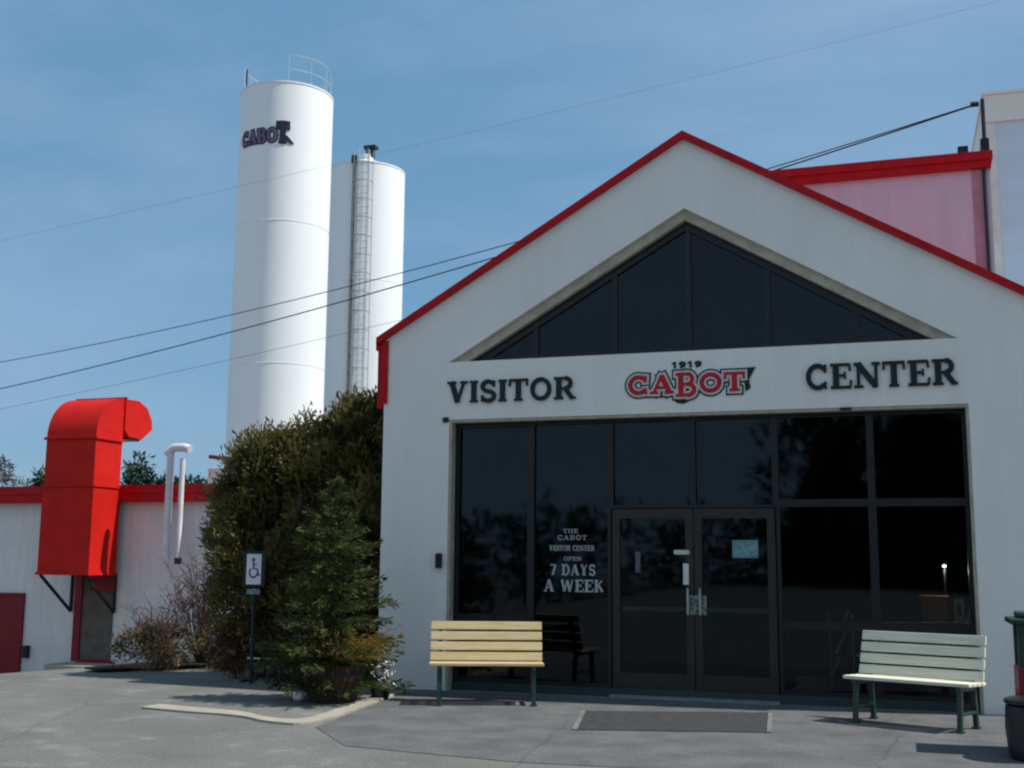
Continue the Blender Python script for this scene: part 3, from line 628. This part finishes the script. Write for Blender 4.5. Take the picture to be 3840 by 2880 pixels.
# ------------------------------------------------------------------ foliage helpers
rnd = random.Random(7)
def rv():
    while True:
        v = Vector((rnd.uniform(-1,1), rnd.uniform(-1,1), rnd.uniform(-1,1)))
        if .05 < v.length < 1: return v
def leaf(b, p, s, dirn=None, asp=.45):
    d = (dirn or rv()).normalized(); n = d.cross(rv()).normalized()*asp
    q = [p-n*s*.5, p+d*s*.5-n*s*.35, p+d*s, p+d*s*.5+n*s*.35+n.cross(d)*s*.1]
    b.faces.new([b.verts.new(x) for x in q])
def lobes(b, L, n, s, asp=.45, upb=.3, rin=.55, gap=-.22):
    """L: (cx,cy,cz,rx,ry,rz); leaves gathered into sprays near lobe surfaces"""
    vol = [l[3]*l[4]+l[4]*l[5]+l[3]*l[5] for l in L]; tot = sum(vol)
    for l, v in zip(L, vol):
        cnt = int(n*v/tot/9)
        for _ in range(cnt):
            d = rv().normalized(); rr = rnd.uniform(rin, 1.02)**.6*rnd.uniform(.86,1.1)
            c = Vector((l[0]+d.x*l[3]*rr, l[1]+d.y*l[4]*rr, l[2]+d.z*l[5]*rr))
            if noise.noise(c*1.9) < gap: continue
            out = (d+Vector((0,0,upb))).normalized()
            for _ in range(9):
                leaf(b, c+rv()*s*1.3, s*rnd.uniform(.7,1.3), (out+rv()*.75), asp)
# ------------------------------------------------------------------ big olive evergreen beside the building
T1 = thing('evergreen_tree', 'large dense olive green evergreen crowding the building corner', 'tree', (-4.95, .80, .03))
def stems(b):
    for k in range(7):
        a_ = k*.9; e = Vector((math.cos(a_)*.9, math.sin(a_)*.6, 2.3+rnd.random()*.6))
        tube(b, [(math.cos(a_)*.08, math.sin(a_)*.08, 0), tuple(e*.45+Vector((0,0,-.1))), tuple(e)], .07, 6, r1=.015)
quick('trunk', BARK, stems, T1)
LB1 = [tuple(q*.93 for q in l) for l in [(-.95,0,1.4,.62,.8,.85),(-.35,-.1,1.1,.8,.9,1.0),(.4,-.1,1.1,.8,.9,1.1),(1.05,0,1.2,.6,.8,1.15),
       (-.85,.0,2.3,.55,.7,.9),(-.1,0,2.5,.75,.8,.95),(.6,0,2.75,.7,.8,.95),(1.1,.1,2.7,.55,.7,.95),(.25,.1,3.25,.45,.5,.52),(.85,.1,3.2,.5,.5,.6),(-.5,.1,3.0,.4,.4,.45),(1.12,.2,3.1,.33,.4,.5),(-1.55,0,1.75,.5,.6,.85),(-1.5,.1,2.4,.42,.5,.6),(-1.15,0,2.7,.4,.5,.6)]]
LB1 = [(l[0],l[1],l[2],l[3],l[4]*.9,l[5]) if l[0] < .8 else (l[0]-.2,l[1]+.25,l[2],l[3]*.85,l[4]*.8,l[5]) for l in LB1]
SUB = []
for l in LB1:
    SUB.append((l[0], l[1], l[2], l[3]*.8, l[4]*.8, l[5]*.8))
    for _ in range(15):
        d = rv().normalized(); q = rnd.uniform(.16, .32)
        if l[1]+d.y*l[4] < -.75: d.y *= .5
        SUB.append((l[0]+d.x*l[3]*.86, l[1]+d.y*l[4]*.86, l[2]+d.z*l[5]*.9, q, q, q*rnd.uniform(1.0,1.6)))
quick('crown', YEW, lambda b: lobes(b, SUB, 150000, .095, .42, .9, .45, -.5), T1, auto=True)
def shoots(b):
    for _ in range(130):
        l = rnd.choice(LB1[4:]); d = rv().normalized(); d.z = abs(d.z); d.normalize()
        p = Vector((l[0]+d.x*l[3], l[1]+d.y*l[4], l[2]+d.z*l[5])); dd = (d+Vector((0,0,.8))+rv()*.4).normalized()
        for k in range(9): leaf(b, p+dd*k*.03, .06, dd+rv()*.8)
quick('leader_shoots', YEW, shoots, T1, auto=True)
# ------------------------------------------------------------------ spruce in barrel planter
def conifer(name, label, loc, h, rad, z0, mt, n, s, group=None, skirts=None, trunk=True):
    t = thing(name, label, 'tree', loc, 0, group)
    if trunk: quick('trunk', BARK, lambda b: tube(b, [(0,0,0),(0,0,h*.5),(0,0,h*.97)], .035*h/2+.01, 7, r1=.008), t)
    def cr(b):
        layers = max(8, int(h*6)); per = n//layers
        for L in range(layers):
            f = L/(layers-1); z = z0+(h-z0)*f
            r = rad*(1-f)**.68*(1+.22*noise.noise(Vector((f*7, rad, h))))+.03
            nb = max(6, int(12+18*(1-f)))
            for k in range(nb):
                a_ = 6.283*k/nb+rnd.random()*.6+L; rr = r*rnd.uniform(.6, 1.2)*(1+.35*noise.noise(Vector((math.cos(a_)*1.3, math.sin(a_)*1.3, f*4+h)))); dz = rnd.uniform(-.06,.06)
                dirn = Vector((math.cos(a_), math.sin(a_), -.12+.5*f))
                m_ = max(4, int(rr/ (s*.28)))
                for q in range(m_):
                    c = Vector((0,0,z+dz))+dirn*rr*(q+.6)/m_
                    wd = (1-q/m_)*.22*rr+.01
                    for _ in range(4):
                        leaf(b, c+Vector((rnd.uniform(-wd,wd), rnd.uniform(-wd,wd), rnd.uniform(-.03,.03))), s*rnd.uniform(.7,1.2), dirn+rv()*.8, .3)
        for _ in range(8): leaf(b, Vector((0,0,h-.03)), s*1.4, Vector((0,0,1))+rv()*.3, .3)
    quick('crown', mt, cr, t, auto=True)
    return t
conifer('spruce_tree', 'small dark green spruce standing in the wooden barrel planter', (-3.76,-1.45,.35), 2.0, .70, -.10, SPRUCE, 9000, .085)
PL = thing('barrel_planter', 'brown half barrel planter holding the small spruce', 'planter', (-3.72,-1.45,.0))
def bar(b): lathe(b, [(.25,0),(.30,.10),(.335,.24),(.33,.40),(.30,.405),(.29,.36)], n=22)
quick('barrel', BARREL, bar, PL)
quick('hoop', DARK, lambda b: (lathe(b, [(.305,.10),(.325,.10),(.333,.135),(.31,.135)], n=32)), PL)
quick('hoop', DARK, lambda b: (lathe(b, [(.325,.31),(.345,.31),(.343,.345),(.32,.345)], n=32)), PL)
quick('soil', SOIL, lambda b: lathe(b, [(.285,.361),(.28,.368),(.1,.38)], n=20), PL)
def gold(b):
    for _ in range(520):
        a_ = rnd.gauss(-.6, .6); e = Vector((math.cos(a_), math.sin(a_)*.8, rnd.uniform(.05,.55))); L = rnd.uniform(.3,.72)
        for k in range(7): leaf(b, e*L*(k+1)/7+Vector((0,0,.02)), .06, e+rv()*.6, .28)
tag(quick('golden_shrub', GOLD, gold, auto=True), 'low golden yellow shrub spilling from the barrel toward the wall', 'shrub').location = (-3.66,-1.45,.44)
def blossoms(b):
    for _ in range(90):
        p = Vector((rnd.gauss(0,.07), rnd.gauss(0,.06), rnd.uniform(.05,.33))); leaf(b, p, .06, rv(), .8)
wp = thing('white_flowering_plant', 'small white flowering plant in dark pot behind the barrel', 'plant', (-3.33,-1.05,.0))
quick('pot', BLACKP, lambda b: lathe(b, [(.09,0),(.13,.13),(.11,.13)], n=16), wp, smooth=True)
quick('blossom', WHITEP, blossoms, wp, auto=True).location = (0,0,.1)
st = quick('garden_stone', WHITEP, lambda b: bmesh.ops.create_icosphere(b, subdivisions=2, radius=.07), smooth=True)
tag(st, 'small round white stone on the walk left of the barrel', 'stone'); st.location = (-4.05,-1.62,.055); st.scale = (1,.9,.8)
# ------------------------------------------------------------------ sign
SG = thing('parking_sign', 'accessible parking sign with white panel and blue wheelchair symbol', 'sign', (-5.49,-.22,.0))
quick('post', DARK, lambda b: tube(b, [(0,.03,0),(0,.03,1.62)], .022, 8), SG)
quick('backing', DARK, lambda b: box(b, -.155, .155, .0, .015, 1.20, 1.64), SG)
pn = quick('panel', WHITEP, lambda b: box(b, -.105, .105, -.008, -.001, 1.225, 1.605), SG, bevel=.003)
def chair(b):
    f = lambda a, c, d: (a, -.009-d, c)
    tube(b, [(-.005,-.010,1.535),(-.005,-.014,1.535)], .022, 12)
    ribbon(b, [(-.005,1.51),(-.002,1.42),(.05,1.42),(.07,1.34),(.09,1.34)], .022, f, 0, .003)
    ribbon(b, [(-.005,1.475),(.045,1.475)], .016, f, 0, .0035)
    ribbon(b, arc(-.002,1.375,.055,.060,130,350,16), .02, f, 0, .004)
quick('wheelchair_symbol', BLUE, chair, pn)
pq = quick('plaque', mat('plaque_grey', (.25,.28,.3), (.1,.12,.14), .5, 25, lo=.45, hi=.55), lambda b: box(b, -.09, .09, -.004, .01, 1.10, 1.17), SG)
# ------------------------------------------------------------------ bike rack
BR = thing('bike_rack', 'low dark bike rack with pale top rail under the sign', 'bike rack', (-5.3,.15,gz(-5.3,.15)))
quick('top_rail', METAL, lambda b: tube(b, [(-.45,0,.28),(.45,0,.28)], .016, 8), BR)
for k in range(6): quick('hoop', DARK, lambda b: tube(b, [(-.42+k*.168,-.16,0),(-.42+k*.168,-.02,.275),(-.42+k*.168,.02,.275),(-.42+k*.168,.16,0)], .012, 6), BR)
for s in (-1, 1): quick('foot', DARK, lambda b: box(b, s*.42-.02, s*.42+.02, -.2, .2, 0, .02), BR)
# ------------------------------------------------------------------ hedge shrubs, bare shrub
def shrub(name, label, loc, L, n, s, mt, group=None):
    t = thing(name, label, 'shrub', (loc[0], loc[1], gz(loc[0], loc[1])+.03), 0, group)
    quick('stem', BARK, lambda b: [tube(b, [(0,0,0),(l[0]*.6,l[1]*.6,l[2]),], .02, 5) for l in L], t)
    quick('foliage', mt, lambda b: lobes(b, L, n, s), t, auto=True)
    return t
gH = 'low juniper shrubs along the bed'
shrub('juniper_shrub', 'leftmost low brown green juniper mound near the concrete step', (-8.05,1.35), [(-.1,0,.26,.45,.45,.28),(.2,.1,.34,.4,.45,.3)], 7000, .06, HEDGE, gH)
shrub('juniper_shrub', 'middle low yellow brown juniper mound under the bare shrub', (-7.55,2.55), [(0,0,.3,.5,.45,.36),(.3,.1,.36,.4,.4,.36)], 7000, .06, HEDGE, gH)
shrub('juniper_shrub', 'right low juniper mound touching the big evergreen', (-6.9,2.5), [(0,0,.3,.5,.45,.36),(-.3,.1,.34,.4,.4,.3)], 7000, .06, HEDGE, gH)
shrub('juniper_shrub', 'small juniper mound between the middle and right mounds', (-7.25,1.75), [(0,0,.2,.42,.35,.22),(.3,0,.2,.35,.35,.2)], 4000, .06, HEDGE, gH)
shrub('rust_shrub', 'rust brown leafy shrub behind the parking sign', (-6.1,.45), [(0,0,.36,.26,.22,.36),(-.2,.05,.26,.2,.2,.26)], 3500, .055, RUST)
shrub('dark_shrub', 'small dark green shrub between sign and barrel planter', (-5.0,.35), [(0,0,.3,.5,.3,.3),(.4,0,.4,.4,.3,.4)], 5000, .055, SPRUCE)
def twigs(b, n, wd, hh):
    for _ in range(n):
        a_ = rnd.uniform(0,6.283); sp = rnd.uniform(.1,wd); H = rnd.uniform(.45,1)*hh
        e = Vector((math.cos(a_)*sp, math.sin(a_)*sp*.6, H)); mid = e*.5+Vector((rnd.uniform(-.1,.1),0,rnd.uniform(0,.1)))
        tube(b, [(math.cos(a_)*.04,math.sin(a_)*.04,0), tuple(mid), tuple(e)], .012, 4, cap=False, r1=.004)
        for _ in range(9):
            q = mid.lerp(e, rnd.random()); tube(b, [tuple(q), tuple(q+Vector((rnd.uniform(-.22,.22), rnd.uniform(-.15,.15), rnd.uniform(.02,.25))))], .006, 3, cap=False, r1=.003)
for lab, x, y, n, wd, hh in (('tallest leafless purplish brown shrub against the pale wall', -8.0, 2.6, 70, .8, 1.75), ('low bare twiggy shrub left of the tallest bare shrub', -8.55, 2.2, 50, .6, 1.0), ('bare reddish shrub next to the big evergreen', -7.2, 2.9, 55, .7, 1.25)):
    bs = thing('bare_shrub', lab, 'shrub', (x, y, gz(x, y)), 0, 'leafless shrubs along the pale wall')
    quick('twigs', TWIG, lambda b: twigs(b, n, wd, hh), bs)
# ------------------------------------------------------------------ far hill and trees behind the low building
bm = bmesh.new(); hx = [(-150+i*6) for i in range(26)]; rows = []
for j in range(14):
    y = 40+j*9
    rows.append([bm.verts.new((x, y, -3.5+min(1, j/6)*(5.2+1.3*noise.noise(Vector((x*.03, y*.03, 0)))) + (-25 if j == 13 else 0))) for x in hx])
for a_, c in zip(rows, rows[1:]):
    for i in range(len(hx)-1): bm.faces.new((a_[i], a_[i+1], c[i+1], c[i]))
struct(obj('hill', bm, HILLM, smooth=True))
gT = 'far trees beyond the low building'
FT = [('pine_tree','tallest dark far pine right of the red duct',(-44.6,51.5),8.0,2.0,FARG), ('pine_tree','green far pine close left of the white vent pipe',(-43.3,52.5),6.4,2.2,FARG),
      ('pine_tree','short far pine beside the duct nozzle',(-46.2,50.6),6.0,1.8,FARG), ('pine_tree','far pine partly behind the white vent pipe',(-41.9,53.2),6.6,1.6,FARG),
      ('pine_tree','small dark far pine just left of the red duct',(-49.0,48.4),6.9,1.5,FARG), ('bare_tree','grey far bare tree at the left picture edge',(-51.3,46.4),7.6,1.3,FARB),
      ('bare_tree','pale far bare tree between left edge and duct',(-50.2,47.2),6.2,1.6,FARB),('bare_tree','low bare far tree between the red duct and the left edge',(-49.6,47.8),5.6,1.6,FARB),('pine_tree','low far pine right of the vent pipe beside the rooftop box',(-40.6,54.0),6.2,1.8,FARG)]
for n_, lab, (x, y), h, r_, mt in FT:
    h *= .80; r_ *= 1.15
    t = thing(n_, lab, 'tree', (x, y, .9), 0, gT)
    quick('trunk', BARK, lambda b: tube(b, [(0,0,-1),(0,0,h*.9)], .16, 6, r1=.03), t)
    def cr(b):
        for k in range(9):
            f = k/8; rr = r_*(1-f*.8) if n_ == 'pine_tree' else r_*math.sin(.5+2.3*f)
            lobes(b, [(rnd.uniform(-.3,.3), rnd.uniform(-.3,.3), h*(.2+.8*f), rr, rr, h*.09)], 420, .42 if n_ == 'pine_tree' else .22, .5)
    quick('crown', mt, cr, t, auto=True)
# ------------------------------------------------------------------ trees across the lot behind the camera (mirrored in the glass)
gR = 'tall trees across the parking lot'
src = conifer('pine_tree', 'tall dark pine across the parking lot seen only in the glass', (4,-62,0), 11, 4.2, .6, FARG, 9000, .75, gR)
RL = {(9,-60):'pine right of the tall dark pine, mirrored in the upper right pane', (-1.5,-63):'slim pine mirrored above the double doors', (16,-64):'rightmost broad pine across the parking lot'}
for x, y, s in ((9,-60,1.0),(-1.5,-63,.8),(16,-64,1.1)):
    c = copy_tree(src); c['label'] = src['label'] if False else RL[(x, y)]; c.location = (x, y, 0); c.scale = (s, s, s); c.rotation_euler[2] = x
bm = bmesh.new()
for x in range(-120, 80, 5):
    lobes(bm, [(x, -66+rnd.uniform(-2,2), 1.8, 4.2, 3, 2.2+rnd.random()*1.2)], 700, .9)
for x in range(-3, 52, 4):
    lobes(bm, [(x, -68+rnd.uniform(-2,2), 6.0, 3.6, 3, 5.2+rnd.random()*1.6+min(1.2,(x+3)*.12))], 1500, 1.0)
tag(obj('woodland', bm, FARG, auto=True), 'belt of bushes and woods across the parking lot', 'woodland', kind='stuff')
